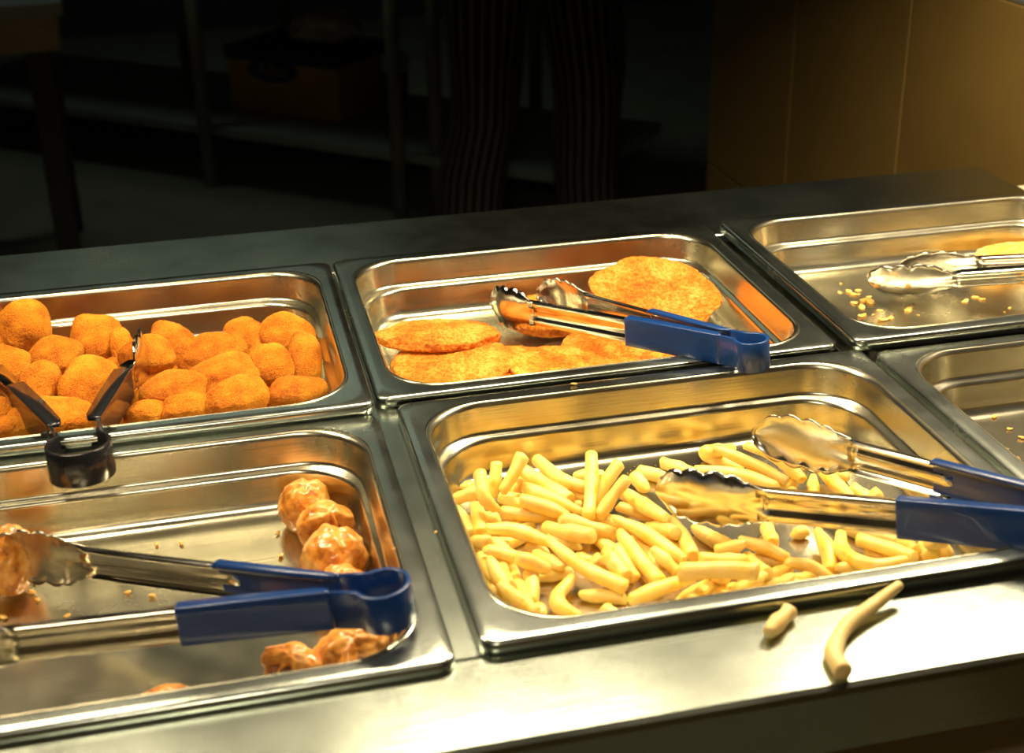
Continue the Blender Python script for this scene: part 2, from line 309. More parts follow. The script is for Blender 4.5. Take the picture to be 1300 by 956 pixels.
NUGGETS = [
    ([-243.5, 192.4, 2.0], 17.9, 17.9, 55, 0, 'mid sized round breaded nugget in the back row of its pan, third from left'),
    ([-194.1, 172.3, -6.0], 18.4, 17.8, 50, 0, 'mid sized round breaded nugget in the back row of its pan, fourth from left'),
    ([-220.7, 142.4, -4.0], 18.9, 13.4, 25, 10, 'mid sized oval breaded nugget in the middle row of its pan, fourth from left'),
    ([-250.8, 130.9, 0.0], 12.0, 16.4, 45, 60, 'mid sized upright oval breaded nugget in the middle row of its pan, second from left'),
    ([-226.3, 86.3, 2.0], 11.6, 15.8, 50, -35, 'mid sized upright oval breaded nugget in the middle row of its pan, third from left'),
    ([-193.6, 85.1, -4.0], 19.1, 19.1, 50, 20, 'large round breaded nugget in the middle row of its pan, sixth from left'),
    ([-175.4, 158.9, -10.0], 8.0, 14.9, 50, 0, 'small upright oval breaded nugget in the back row of its pan, fifth from left'),
    ([-156.4, 139.6, -10.0], 18.6, 13.5, 25, -25, 'mid sized oval breaded nugget in the middle row of its pan, tenth from left'),
    ([-136.4, 149.6, -10.0], 12.6, 20.6, 50, 25, 'mid sized upright oval breaded nugget in the back row of its pan, sixth from left'),
    ([-111.1, 144.6, -14.0], 20.6, 13.7, 30, 0, 'mid sized oval breaded nugget in the back row of its pan, seventh from left'),
    ([-88.6, 163.2, -14.0], 16.4, 14.6, 35, 10, 'mid sized round breaded nugget in the back row of its pan, eighth from left'),
    ([-58.6, 161.7, -15.0], 18.8, 15.9, 45, -20, 'mid sized round breaded nugget in the back row of its pan, tenth from left'),
    ([-74.1, 104.9, -12.0], 15.0, 15.0, 50, 0, 'mid sized round breaded nugget in the middle row of its pan, fifteenth from left'),
    ([-48.9, 116.4, -16.0], 11.3, 18.7, 55, -10, 'mid sized upright oval breaded nugget in the middle row of its pan, sixteenth from left'),
    ([-105.7, 96.2, -12.0], 23.0, 14.3, 30, 0, 'large oval breaded nugget in the middle row of its pan, thirteenth from left'),
    ([-139.4, 75.5, -10.0], 21.3, 13.3, 25, 0, 'mid sized oval breaded nugget in the front row of its pan, seventh from left'),
    ([-99.4, 58.9, -12.0], 20.1, 11.7, 25, 5, 'mid sized oval breaded nugget in the front row of its pan, tenth from left'),
    ([-59.8, 75.2, -22.0], 19.6, 10.4, 15, 0, 'mid sized oval breaded nugget in the front row of its pan, eleventh from left'),
    ([-132.9, 55.1, -14.0], 15.7, 9.4, 15, 0, 'mid sized oval breaded nugget in the front row of its pan, eighth from left'),
    ([-158.4, 53.8, -14.0], 12.5, 9.4, 15, 0, 'small oval breaded nugget in the front row of its pan, sixth from left'),
    ([-217.8, 48.0, -6.0], 23.4, 12.2, 22, -10, 'large oval breaded nugget in the front row of its pan, fourth from left'),
    ([-196.5, 41.0, -10.0], 14.2, 8.1, 12, 0, 'small oval breaded nugget in the front row of its pan, fifth from left'),
    ([-242.6, 39.5, -8.0], 15.1, 9.0, 12, 0, 'mid sized oval breaded nugget in the front row of its pan, third from left'),
    ([-249.4, 60.0, -2.0], 8.2, 9.2, 30, 0, 'small round breaded nugget in the front row of its pan, second from left'),
    ([-218.2, 96.6, -14.0], 10.7, 10.7, 20, 0, 'small round breaded nugget in the middle row of its pan, fifth from left'),
    ([-81.3, 153.1, -22.0], 11.6, 10.5, 20, 0, 'small round breaded nugget in the back row of its pan, ninth from left'),
    ([-177.8, 89.8, -16.0], 13.4, 10.7, 15, 0, 'small oval breaded nugget in the middle row of its pan, seventh from left'),
    ([-76.6, 102.4, -26.0], 13.4, 10.0, 15, 0, 'small oval breaded nugget in the middle row of its pan, fourteenth from left'),
    ([-122.2, 140.2, -22.0], 14.8, 11.4, 15, 0, 'mid sized oval breaded nugget in the middle row of its pan, twelfth from left'),
    ([-261.9, 192.5, -6.0], 11.6, 16.2, 40, 0, 'mid sized upright oval breaded nugget in the back row of its pan, second from left'),
    ([-180.2, 146.7, -24.0], 13.6, 12.5, 15, 0, 'mid sized round breaded nugget in the middle row of its pan, eighth from left'),
    ([-152.8, 134.0, -26.0], 14.7, 11.3, 15, 0, 'mid sized oval breaded nugget in the middle row of its pan, eleventh from left'),
    ([-170.4, 119.2, -28.0], 12.2, 10.0, 10, 0, 'small oval breaded nugget in the middle row of its pan, ninth from left'),
    ([-123.8, 106.5, -28.0], 12.2, 8.9, 10, 0, 'small oval breaded nugget in the front row of its pan, ninth from left'),
    ([-278.1, 136.6, -4.0], 18.6, 15.3, 35, 0, 'mid sized oval breaded nugget in the middle row of its pan, leftmost'),
    ([-273.3, 69.4, -8.0], 17.5, 12.3, 25, 0, 'mid sized oval breaded nugget in the front row of its pan, leftmost'),
    ([-288.4, 219.5, -8.0], 20.0, 16.5, 35, 0, 'mid sized oval breaded nugget in the back row of its pan, leftmost'),
]
# the bottom layer the others rest on
under = [(x, y) for y in (62, 100, 138, 176) for x in (-300, -262, -224, -186, -148, -110, -72) if not (x > -150 and y > 130) and not (x > -200 and y > 170) and not (x > -100 and y < 80)]
for k, (x, y) in enumerate(under):
    NUGGETS.append(([x + (y % 7) - 3, y + (k*5) % 7 - 3, -31.0], 15.5, 13.5, 4, (k*47) % 180, 'breaded nugget buried in the bottom layer of the nugget pan'))
for i, (p, rx, ry, pitch, ip, label) in enumerate(NUGGETS):
    ryy = max(ry, rx*0.62) if pitch < 40 else ry
    me = blob_mesh(rx*1.12, ryy*1.13, min(13.0, 0.66*rx+1.5), i+1, 0.20, 1.1, 0.65, 0.7, 5, 0.20)
    o = obj('chicken_nugget', me, 'nugget_crumb', None, True, V(p))
    o.rotation_euler = (Matrix.Rotation(math.radians(13), 3, 'Z') @ Matrix.Rotation(0, 3, 'Z') @ Matrix.Rotation(math.radians(pitch), 3, 'X') @ Matrix.Rotation(math.radians(ip), 3, 'Z')).to_euler()
    tag(o, label, 'nugget', 'breaded nuggets in the back left pan')

def schnitzel(p, rx, ry, rz, rot, label, seed):
    me = blob_mesh(rx, ry, rz, seed, 0.13, 1.6, 0.9, 0.30, 6, 0.45)
    o = obj('schnitzel', me, 'schnitzel_crumb', None, True, V(p))
    o.rotation_euler = tuple(math.radians(a) for a in rot)
    return tag(o, label, 'schnitzel', 'crumbed schnitzels in the back middle pan')
schnitzel((54, 146, -21), 45, 26, 7.5, (-4, 2, -8), 'oval crumbed schnitzel on top of the left stack in its pan', 41)
schnitzel((58, 114, -33), 46, 34, 8.5, (8, -2, -10), 'oval crumbed schnitzel under the top one in the left stack', 42)
schnitzel((238, 178, -20), 52, 31, 8, (42, 8, -16), 'large crumbed schnitzel propped upright against the back right of the pan', 43)
schnitzel((100, 110, -40), 46, 36, 7, (3, 2, 20), 'flat crumbed schnitzel lying on the pan floor beside the left stack', 44)
schnitzel((142, 92, -36), 46, 30, 7.5, (4, 6, -6), 'crumbed schnitzel at the front middle, below the blue tongs', 45)
schnitzel((186, 124, -34), 44, 31, 7.5, (6, -4, 15), 'crumbed schnitzel beneath the blue handle of the tongs', 46)
schnitzel((158, 196, -36), 44, 30, 7, (8, 3, 5), 'crumbed schnitzel mostly hidden behind the scalloped tong heads', 47)
schnitzel((215, 112, -39), 44, 34, 7, (2, 2, 30), 'crumbed schnitzel flat on the floor under the propped one', 48)

def dim_sim(p, r, h, seed, rot, label, opened=0.0, sq=(1, 1)):
    root = empty('dim_sim', V((p[0], p[1], p[2])), label, 'dim sim', 'fried dim sims in the front left pan')
    bm = bmesh.new(); bmesh.ops.create_icosphere(bm, subdivisions=5, radius=1.0)
    off = Vector((seed*5.1, seed*2.3, seed*8.7))
    for v_ in bm.verts:
        d = v_.co.normalized(); a = math.atan2(d.y, d.x)
        rr = 1 + 0.10*noise.noise(d*1.7 + off)
        pl = max(0.0, d.z)                       # pleats gather toward the top
        rr *= 1 + 0.06*pl*math.sin(a*5 + seed) + 0.05*noise.noise(d*4.5 + off) + 0.025*noise.noise(d*11 + off)
        rid = 1 - abs(noise.noise(d*2.6 + off*1.7))*2.2
        rr *= 1 + 0.07*max(0, rid - 0.6)
        q = Vector((d.x*r*sq[0], d.y*r*sq[1], d.z*h))*rr
        if opened and d.y < -0.1 and d.z > -0.35:
            q = q*(1 - opened*min(1, (-d.y-0.1)*2.0)*(0.7 + 0.3*math.sin(a*7)))
        if q.z < -h*0.72: q.z = -h*0.72 + (q.z + h*0.72)*0.15
        v_.co = q/1000
    me = bpy.data.meshes.new('dim'); bm.to_mesh(me); bm.free()
    k = obj('wrapper', me, 'dim_sim_skin', root); k.rotation_euler = tuple(math.radians(a) for a in rot)
    if opened:
        f = obj('filling', blob_mesh(r*0.62*sq[0], r*0.55*sq[1], h*0.55, seed+3, 0.2, 2, 1.0, 0.3, 4), 'dim_sim_filling', root)
        f.rotation_euler = tuple(math.radians(a) for a in rot); f.location = k.rotation_euler.to_matrix() @ Vector((0, -r*0.00028, 0))
    return root
dim_sim((-66, -52, -37), 16, 17, 1, (8, 0, 20), 'whole round dim sim at the far end of the row')
dim_sim((-56, -79, -37.5), 17, 15, 2, (20, 10, 10), 'torn open dim sim, second from the back of the row', 0.6)
dim_sim((-55, -117, -34), 18.5, 17, 3, (5, 5, 60), 'large whole dim sim in the middle of the row')
dim_sim((-55, -150, -37), 16, 15, 4, (0, 10, 30), 'dim sim half hidden behind the blue tong loop')
dim_sim((-56, -202, -40), 18, 13, 5, (10, 0, 15), 'squashed orange dim sim under the blue tong loop', 0.25, (1.15, 0.9))
dim_sim((-87, -204, -42), 15, 12, 6, (15, 5, -30), 'broken dim sim showing dark filling near the front rim', 0.75, (1.2, 0.85))
dim_sim((-150, -212, -45), 13, 8, 7, (10, 0, 0), 'small dim sim scrap cut off by the front rim', 0.35, (1.2, 0.8))
dim_sim((-236, -84, -29), 17, 21, 8, (0, 15, 40), 'dim sim gripped in the scalloped head of the blue tongs', 0.0, (1.0, 0.9))

def fry_mesh(pts, r, seed):
    P = [Vector(p) for p in pts]; rnd = random.Random(seed)
    # smooth curve through the points
    c = []
    if len(P) == 2:
        mid = (P[0]+P[1])/2; side = (P[1]-P[0]).cross(Vector((0, 0, 1))).normalized()
        L = (P[1]-P[0]).length; P = [P[0], mid + side*rnd.uniform(-0.045, 0.045)*L, P[1]]
    E0 = P[0]*2 - P[1]; E1 = P[-1]*2 - P[-2]; Q = [E0] + P + [E1]
    for i in range(1, len(Q)-2):
        for k in range(5):
            t = k/5; a, b_, c_, d = Q[i-1], Q[i], Q[i+1], Q[i+2]
            c.append(0.5*((2*b_) + (c_-a)*t + (2*a-5*b_+4*c_-d)*t*t + (3*b_-a-3*c_+d)*t*t*t))
    c.append(P[-1])
    t0 = (c[1]-c[0]).normalized(); t1 = (c[-1]-c[-2]).normalized()
    sides = 12; rings = []; up = Vector((rnd.uniform(-.5, .5), rnd.uniform(-.5, .5), 1)); n = len(c)
    cl0 = rnd.uniform(-0.5, 0.5); cl1 = rnd.uniform(-0.5, 0.5)
    o = c[0]
    stations = [(c[0]-t0*1.2, 0.45, 0), (c[0]-t0*0.5, 0.82, 0)] + [(q, 1.0, i) for i, q in enumerate(c)] + [(c[-1]+t1*0.5, 0.82, n-1), (c[-1]+t1*1.2, 0.45, n-1)]
    tw = rnd.uniform(-0.3, 0.3); tp0 = rnd.choice([0, 0.1, 0.25, 0.42]); tp1 = rnd.choice([0, 0.1, 0.25, 0.42])
    for s, (q, sc, i) in enumerate(stations):
        t = (c[min(i+1, n-1)] - c[max(i-1, 0)]).normalized()
        a = (up - t*up.dot(t)).normalized(); bb = t.cross(a); ring = []
        wv = 1.06 + 0.22*noise.noise(Vector((i*0.33 + seed*3.1, seed*1.7, 0)))
        u_ = i/(n-1); wv *= 1 - tp0*max(0, 1-u_/0.45)**1.5 - tp1*max(0, 1-(1-u_)/0.45)**1.5
        for k in range(sides):
            th = 2*math.pi*k/sides + tw*i/n
            cx, sy = math.cos(th), math.sin(th)
            e = 1.0/max(abs(cx), abs(sy)); rr = r*sc*wv*(0.66 + 0.34*min(e, 1.22))*0.97
            z = q + (a*cx*1.04 + bb*sy*0.98)*rr*(1 + 0.06*noise.noise(Vector((cx*1.5 + seed, sy*1.5, i*0.5))))
            if i == 0: z = z + t*(cl0*cx*r*0.6)
            if i == n-1: z = z + t*(cl1*cx*r*0.6)
            ring.append((z - o)/1000)
        rings.append(ring)
    v, f = loft(rings, True, True)
    return pydata(v, f), o
FRIES = [
    ([[55.7, -152.5, -44.1], [75.5, -152.6, -44.1]], 3.94, 'short straight fry at the front of the left fries heap, second from left'),
    ([[83.0, -138.5, -44.2], [88.8, -143.3, -44.2]], 3.83, 'stubby straight fry in the middle of the left fries heap, second from left'),
    ([[89.0, -150.5, -38.9], [95.5, -152.8, -43.9]], 4.07, 'stubby straight fry on bare steel left of the front tong head'),
    ([[74.8, -175.5, -44.1], [96.8, -184.2, -44.1]], 3.87, 'short straight fry at the front of the left fries heap, third from left'),
    ([[82.8, -191.0, -44.2], [89.2, -201.2, -44.2]], 3.8, 'stubby straight fry at the front of the left fries heap'),
    ([[72.7, -164.9, -38.9], [59.1, -181.2, -41.4], [67.6, -196.8, -43.9]], 4.07, 'long bent fry at the front of the left fries heap'),
    ([[100.6, -139.9, -43.5], [104.3, -166.1, -43.5]], 4.48, 'short straight fry on bare steel left of the front tong head, leftmost'),
    ([[70.4, -116.3, -43.6], [87.3, -127.5, -43.6]], 4.39, 'short straight fry in the middle of the left fries heap, second from left'),
    ([[51.0, -155.5, -38.6], [45.8, -178.3, -43.6]], 4.36, 'short straight fry against the left wall of the fries pan, fourth from left'),
    ([[42.8, -138.7, -44.1], [40.6, -195.2, -35.1]], 3.93, 'long straight fry against the left wall of the fries pan, third from left'),
    ([[25.1, -123.8, -43.8], [25.8, -145.0, -43.8], [31.1, -164.5, -43.8]], 4.18, 'long straight fry against the left wall of the fries pan, leftmost'),
    ([[34.2, -43.6, -44.0], [43.8, -41.0, -44.0]], 3.97, 'stubby straight fry in the back left corner of the fries pan, second from left'),
    ([[76.1, -41.7, -44.1], [60.8, -56.9, -44.1]], 3.89, 'short straight fry at the back of the left fries heap, third from left'),
    ([[56.7, -120.7, -44.2], [67.4, -130.1, -44.2]], 3.83, 'stubby straight fry in the middle of the left fries heap, leftmost'),
    ([[95.3, -53.4, -44.1], [106.0, -75.4, -44.1]], 3.92, 'short straight fry just left of the front tong head, second from left'),
    ([[24.7, -69.4, -43.5], [27.5, -100.6, -43.5]], 4.49, 'medium length straight fry in the back left corner of the fries pan'),
    ([[48.0, -187.3, -38.6], [46.7, -188.1, -43.6]], 4.41, 'stubby straight fry in the front left corner of the fries pan'),
    ([[107.2, -48.3, -43.6], [124.8, -51.7, -43.6]], 4.4, 'short straight fry just left of the front tong head, fourth from left'),
    ([[129.9, -77.5, -43.6], [136.5, -89.2, -43.6]], 4.39, 'stubby straight fry behind the front scalloped tong head, leftmost'),
    ([[52.9, -40.7, -44.1], [47.3, -57.2, -44.1]], 3.9, 'short straight fry at the back of the left fries heap, leftmost'),
    ([[38.8, -81.9, -44.0], [47.9, -85.5, -44.0]], 4.0, 'stubby straight fry in the back left corner of the fries pan, third from left'),
    ([[38.1, -139.5, -38.7], [34.5, -172.7, -33.7]], 4.25, 'medium length straight fry against the left wall of the fries pan'),
    ([[101.5, -154.3, -30.7], [105.7, -174.4, -39.7]], 4.34, 'short straight fry on bare steel left of the front tong head, third from left'),
    ([[94.7, -161.1, -30.6], [100.1, -177.3, -35.6]], 4.43, 'short straight fry on bare steel left of the front tong head, second from left'),
    ([[121.5, -130.0, -43.5], [124.8, -163.2, -43.5]], 4.45, 'medium length straight fry on bare steel left of the front tong head, second from left'),
    ([[122.0, -158.3, -32.2], [132.3, -172.0, -41.2]], 3.82, 'short straight fry on bare steel left of the front tong head, fourth from left'),
    ([[138.8, -129.7, -43.8], [144.8, -164.0, -43.8]], 4.23, 'medium length straight fry below the front scalloped tong head, second from left'),
    ([[131.3, -122.5, -40.7], [139.9, -146.5, -31.7]], 4.29, 'medium length straight fry below the front scalloped tong head, leftmost'),
    ([[158.9, -125.8, -43.8], [167.1, -143.8, -43.8]], 4.15, 'short straight fry below the front scalloped tong head, leftmost'),
    ([[122.5, -196.8, -44.1], [147.7, -181.7, -44.1]], 3.89, 'medium length straight fry below the front scalloped tong head, third from left'),
    ([[129.0, -203.4, -38.9], [155.8, -185.2, -43.9]], 4.13, 'medium length straight fry against the front rim of the fries pan, leftmost'),
    ([[145.1, -203.3, -39.2], [163.4, -189.8, -44.2]], 3.82, 'short straight fry against the front rim of the fries pan, leftmost'),
    ([[170.4, -195.6, -43.5], [192.3, -194.3, -43.5]], 4.5, 'short straight fry against the front rim of the fries pan, third from left'),
    ([[182.5, -186.6, -43.6], [196.5, -182.1, -43.6]], 4.44, 'stubby straight fry below the front steel tong arm, leftmost'),
    ([[188.7, -198.6, -36.8], [191.8, -201.8, -41.8]], 4.19, 'stubby straight fry below the front steel tong arm, second from left'),
    ([[148.6, -50.7, -44.0], [163.7, -65.3, -44.0]], 3.99, 'short straight fry behind the front scalloped tong head, leftmost'),
    ([[141.3, -62.7, -38.5], [145.9, -76.9, -43.5]], 4.48, 'stubby straight fry behind the front scalloped tong head, second from left'),
    ([[167.3, -45.3, -43.8], [181.6, -63.9, -43.8]], 4.21, 'short straight fry behind the front scalloped tong head, second from left'),
    ([[196.4, -42.5, -43.5], [212.8, -67.4, -43.5]], 4.46, 'medium length straight fry near the rear scalloped tong head, second from left'),
    ([[189.2, -60.3, -31.6], [214.8, -44.7, -40.6]], 4.43, 'medium length straight fry near the rear scalloped tong head, leftmost'),
    ([[248.2, -58.6, -43.8], [253.9, -73.8, -43.8]], 4.16, 'stubby straight fry near the rear scalloped tong head, leftmost'),
    ([[224.6, -97.2, -43.9], [241.1, -90.1, -43.9]], 4.08, 'short straight fry near the rear scalloped tong head, leftmost'),
    ([[159.4, -149.9, -34.8], [174.3, -156.8, -43.8]], 4.23, 'short straight fry below the front scalloped tong head, third from left'),
    ([[201.2, -136.9, -43.9], [197.7, -154.0, -43.9]], 4.09, 'short straight fry below the front steel tong arm, second from left'),
    ([[180.2, -166.4, -44.1], [196.9, -172.9, -44.1]], 3.88, 'short straight fry below the front steel tong arm, leftmost'),
    ([[175.0, -169.4, -40.0], [176.4, -194.2, -35.0]], 3.99, 'short straight fry below the front scalloped tong head, fifth from left'),
    ([[270.6, -84.1, -43.6], [273.4, -95.4, -43.6]], 4.4, 'stubby straight fry near the rear scalloped tong head, third from left'),
    ([[254.4, -86.6, -44.2], [243.5, -110.5, -44.2]], 3.78, 'short straight fry near the rear scalloped tong head, second from left'),
    ([[272.0, -106.8, -44.2], [276.1, -125.4, -44.2]], 3.79, 'short straight fry near the rear scalloped tong head, third from left'),
    ([[272.9, -130.0, -34.7], [277.5, -131.1, -39.7]], 4.25, 'stubby straight fry below the front blue tong handle, leftmost'),
    ([[214.1, -146.9, -44.0], [222.9, -147.0, -44.0]], 3.97, 'stubby straight fry below the front steel tong arm, third from left'),
    ([[225.6, -154.1, -38.8], [223.5, -173.7, -41.3], [217.6, -189.3, -43.8]], 4.18, 'medium length straight fry below the front steel tong arm, leftmost'),
    ([[246.4, -151.2, -43.9], [268.6, -172.8, -43.9]], 4.13, 'medium length straight fry below the front blue tong handle, leftmost'),
    ([[262.6, -193.6, -44.0], [285.6, -190.2, -44.0]], 4.02, 'short straight fry below the front blue tong handle, third from left'),
    ([[280.0, -181.4, -40.5], [269.3, -205.8, -31.5]], 4.55, 'medium length straight fry below the front blue tong handle, fourth from left'),
    ([[283.0, -195.7, -32.1], [285.9, -197.0, -41.1]], 3.91, 'stubby straight fry below the front blue tong handle, fourth from left'),
    ([[219.5, -193.3, -38.9], [237.6, -194.4, -43.9]], 4.08, 'short straight fry below the front steel tong arm, fifth from left'),
    ([[192.5, -186.0, -35.1], [206.0, -188.7, -39.6], [215.9, -196.6, -44.1]], 3.91, 'medium length bent fry below the front steel tong arm'),
    ([[187.5, -210.1, -31.7], [202.9, -198.3, -40.7]], 4.26, 'short straight fry below the front steel tong arm, third from left'),
    ([[179.0, -212.7, -26.0], [183.3, -216.9, -31.0]], 3.97, 'stubby straight fry against the front rim of the fries pan, second from left'),
    ([[265.6, -177.2, -38.0], [266.1, -196.2, -33.0]], 4.03, 'short straight fry below the front blue tong handle, second from left'),
    ([[229.7, -107.9, -38.7], [230.3, -119.1, -43.7]], 4.35, 'stubby straight fry near the rear scalloped tong head, second from left'),
    ([[247.0, -175.6, -44.0], [255.1, -184.2, -44.0]], 4.01, 'stubby straight fry below the front blue tong handle, second from left'),
    ([[161.5, -193.5, -36.8], [169.2, -191.2, -31.8]], 4.2, 'stubby straight fry against the front rim of the fries pan, leftmost'),
    ([[150.1, -198.1, -30.5], [149.7, -176.0, -39.5]], 4.47, 'short straight fry below the front scalloped tong head, second from left'),
    ([[41.9, -203.1, -31.2], [27.0, -184.4, -22.2]], 3.83, 'short straight fry in the front left corner of the fries pan, leftmost'),
    ([[82.4, -82.4, -44.2], [99.9, -83.4, -44.2]], 3.8, 'short straight fry just left of the front tong head, leftmost'),
    ([[27.3, -130.8, -37.1], [28.6, -156.1, -37.1]], 3.93, 'short straight fry against the left wall of the fries pan, second from left'),
    ([[26.8, -158.3, -23.6], [29.7, -172.1, -28.1], [31.9, -190.9, -32.6]], 4.36, 'medium length straight fry in the front left corner of the fries pan'),
    ([[36.1, -114.6, -37.8], [45.3, -138.7, -37.8]], 4.24, 'short straight fry against the left wall of the fries pan, third from left'),
    ([[28.9, -140.4, -28.1], [43.7, -145.8, -33.1]], 3.94, 'stubby straight fry against the left wall of the fries pan'),
    ([[43.2, -155.3, -27.0], [60.2, -158.0, -36.0]], 4.01, 'short straight fry at the front of the left fries heap, leftmost'),
    ([[59.1, -134.9, -41.1], [68.3, -157.9, -36.1]], 3.89, 'short straight fry in the middle of the left fries heap, leftmost'),
    ([[49.2, -91.4, -35.9], [82.2, -97.5, -40.9]], 4.12, 'medium length straight fry at the back of the left fries heap, third from left'),
    ([[53.3, -67.5, -41.2], [69.1, -80.3, -41.2]], 3.78, 'short straight fry at the back of the left fries heap, second from left'),
    ([[60.6, -93.0, -27.7], [86.4, -104.6, -36.7]], 4.31, 'medium length straight fry in the middle of the left fries heap, second from left'),
    ([[80.2, -114.0, -31.5], [109.6, -126.1, -40.5]], 4.47, 'medium length straight fry just left of the front tong head, leftmost'),
    ([[71.9, -108.3, -40.5], [92.2, -137.5, -31.5]], 4.51, 'medium length straight fry in the middle of the left fries heap, third from left'),
    ([[70.5, -46.5, -32.7], [81.5, -66.9, -35.2], [93.0, -85.5, -37.7]], 4.34, 'long straight fry at the back of the left fries heap, leftmost'),
    ([[35.4, -78.8, -35.5], [32.8, -104.7, -40.5]], 4.52, 'short straight fry in the back left corner of the fries pan'),
    ([[25.6, -110.6, -41.2], [32.3, -127.0, -32.2]], 3.76, 'short straight fry against the left wall of the fries pan, leftmost'),
    ([[24.5, -61.4, -41.0], [40.5, -63.3, -36.0]], 3.98, 'stubby straight fry in the back left corner of the fries pan, leftmost'),
    ([[107.6, -108.5, -40.5], [122.1, -121.6, -40.5]], 4.52, 'short straight fry just left of the front tong head, fifth from left'),
    ([[110.5, -133.3, -35.6], [114.0, -156.3, -38.1], [119.4, -180.6, -40.6]], 4.37, 'long straight fry on bare steel left of the front tong head, leftmost'),
    ([[121.4, -94.8, -40.9], [145.0, -118.8, -40.9]], 4.08, 'medium length straight fry behind the front scalloped tong head'),
    ([[129.0, -86.8, -37.5], [138.5, -134.6, -28.5]], 4.5, 'long straight fry below the front scalloped tong head, leftmost'),
    ([[145.3, -124.8, -36.8], [143.2, -166.2, -36.8]], 4.25, 'long straight fry below the front scalloped tong head, second from left'),
    ([[96.4, -197.8, -35.6], [138.9, -179.7, -40.6]], 4.4, 'long straight fry on bare steel left of the front tong head, third from left'),
    ([[179.9, -68.2, -39.0], [203.4, -83.0, -36.5], [219.7, -107.2, -34.0]], 3.98, 'long bent fry near the rear scalloped tong head, leftmost'),
    ([[196.5, -62.0, -28.1], [229.9, -99.3, -37.1]], 3.9, 'long straight fry near the rear scalloped tong head, leftmost'),
    ([[174.3, -161.3, -32.9], [195.4, -178.1, -37.9]], 4.11, 'medium length straight fry below the front scalloped tong head, fifth from left'),
    ([[160.4, -160.5, -39.1], [173.1, -169.8, -30.1]], 3.86, 'short straight fry below the front scalloped tong head, fourth from left'),
    ([[151.8, -206.0, -35.9], [172.7, -199.5, -30.9]], 4.06, 'short straight fry against the front rim of the fries pan, second from left'),
    ([[260.0, -85.7, -40.5], [262.4, -125.8, -40.5]], 4.52, 'long straight fry near the rear scalloped tong head, second from left'),
    ([[238.0, -159.9, -40.0], [228.4, -182.0, -37.0], [234.7, -203.0, -34.0], [254.2, -206.7, -31.0]], 4.02, 'long bent fry below the front blue tong handle'),
    ([[243.0, -172.4, -37.2], [252.4, -187.6, -34.7], [260.5, -204.3, -32.2]], 3.76, 'medium length straight fry below the front blue tong handle, third from left'),
    ([[267.7, -206.6, -22.2], [280.1, -199.7, -27.2]], 3.79, 'stubby straight fry below the front blue tong handle, third from left'),
    ([[69.3, -67.0, -36.1], [95.8, -102.2, -36.1]], 3.89, 'long straight fry at the back of the left fries heap, second from left'),
    ([[34.8, -115.9, -30.6], [51.4, -118.4, -33.1], [67.3, -130.7, -35.6]], 4.38, 'medium length bent fry in the middle of the left fries heap'),
    ([[66.0, -135.8, -31.0], [79.0, -164.8, -33.5], [96.7, -185.7, -36.0]], 4.04, 'long straight fry at the front of the left fries heap'),
    ([[85.2, -32.2, -36.0], [93.3, -60.9, -36.0], [105.9, -75.7, -36.0]], 3.98, 'long bent fry just left of the front tong head'),
    ([[109.6, -124.1, -30.2], [123.4, -141.6, -32.7], [136.7, -169.1, -35.2]], 3.83, 'long straight fry on bare steel left of the front tong head, second from left'),
    ([[126.6, -190.2, -28.5], [145.9, -199.3, -24.0], [162.0, -212.5, -19.5]], 4.54, 'long straight fry against the front rim of the fries pan'),
    ([[141.1, -184.9, -25.9], [169.6, -179.2, -34.9]], 4.09, 'medium length straight fry below the front scalloped tong head, fourth from left'),
    ([[222.9, -49.8, -36.1], [235.9, -69.9, -36.1], [239.6, -101.2, -36.1]], 3.92, 'long bent fry near the rear scalloped tong head, second from left'),
    ([[38.7, -77.6, -15.2], [38.0, -91.2, -23.2], [44.7, -95.8, -31.2]], 3.8, 'medium length upright fry in the back left corner of the fries pan'),
    ([[53.3, -58.4, -20.2], [48.1, -69.9, -36.2]], 3.79, 'short upright fry at the back of the left fries heap, leftmost'),
    ([[69.2, -61.1, -16.1], [53.4, -73.6, -32.1]], 3.88, 'short upright fry at the back of the left fries heap, second from left'),
    ([[111.4, -69.5, -17.7], [97.1, -112.5, -33.7]], 4.29, 'long upright fry just left of the front tong head'),
    ([[127.5, -76.0, -22.1], [106.5, -93.2, -38.1]], 3.87, 'medium length upright fry just left of the front tong head, leftmost'),
    ([[125.0, -99.7, -19.2], [104.1, -111.8, -35.2]], 3.78, 'medium length upright fry just left of the front tong head, second from left'),
    ([[235.5, -231.3, -44.1], [221.5, -203.6, -44.1]], 3.9, 'medium length straight fry below the front steel tong arm, second from left'),
    ([[30.7, -125.5, -44.1], [63.2, -105.6, -44.1]], 3.9, 'long straight fry against the left wall of the fries pan, second from left'),
    ([[174.6, -233.3, -44.1], [206.4, -209.9, -44.1]], 3.9, 'long straight fry below the front steel tong arm'),
    ([[88.4, -120.7, -44.1], [92.7, -95.5, -44.1]], 3.9, 'short straight fry just left of the front tong head, third from left'),
    ([[51.3, -210.8, -44.1], [84.2, -208.4, -44.1]], 3.9, 'medium length straight fry at the front of the left fries heap, leftmost'),
    ([[258.4, -211.3, -44.1], [238.1, -180.2, -44.1]], 3.9, 'medium length straight fry below the front blue tong handle, second from left'),
    ([[242.0, -222.9, -44.1], [234.2, -200.6, -44.1]], 3.9, 'short straight fry below the front blue tong handle, leftmost'),
    ([[36.8, -113.8, -44.1], [65.6, -97.7, -44.1]], 3.9, 'medium length straight fry in the middle of the left fries heap, leftmost'),
    ([[284.0, -230.8, -44.1], [279.4, -200.4, -44.1]], 3.9, 'medium length straight fry below the front blue tong handle, fifth from left'),
    ([[110.7, -150.1, -44.1], [99.5, -117.8, -44.1]], 3.9, 'medium length straight fry on bare steel left of the front tong head, leftmost'),
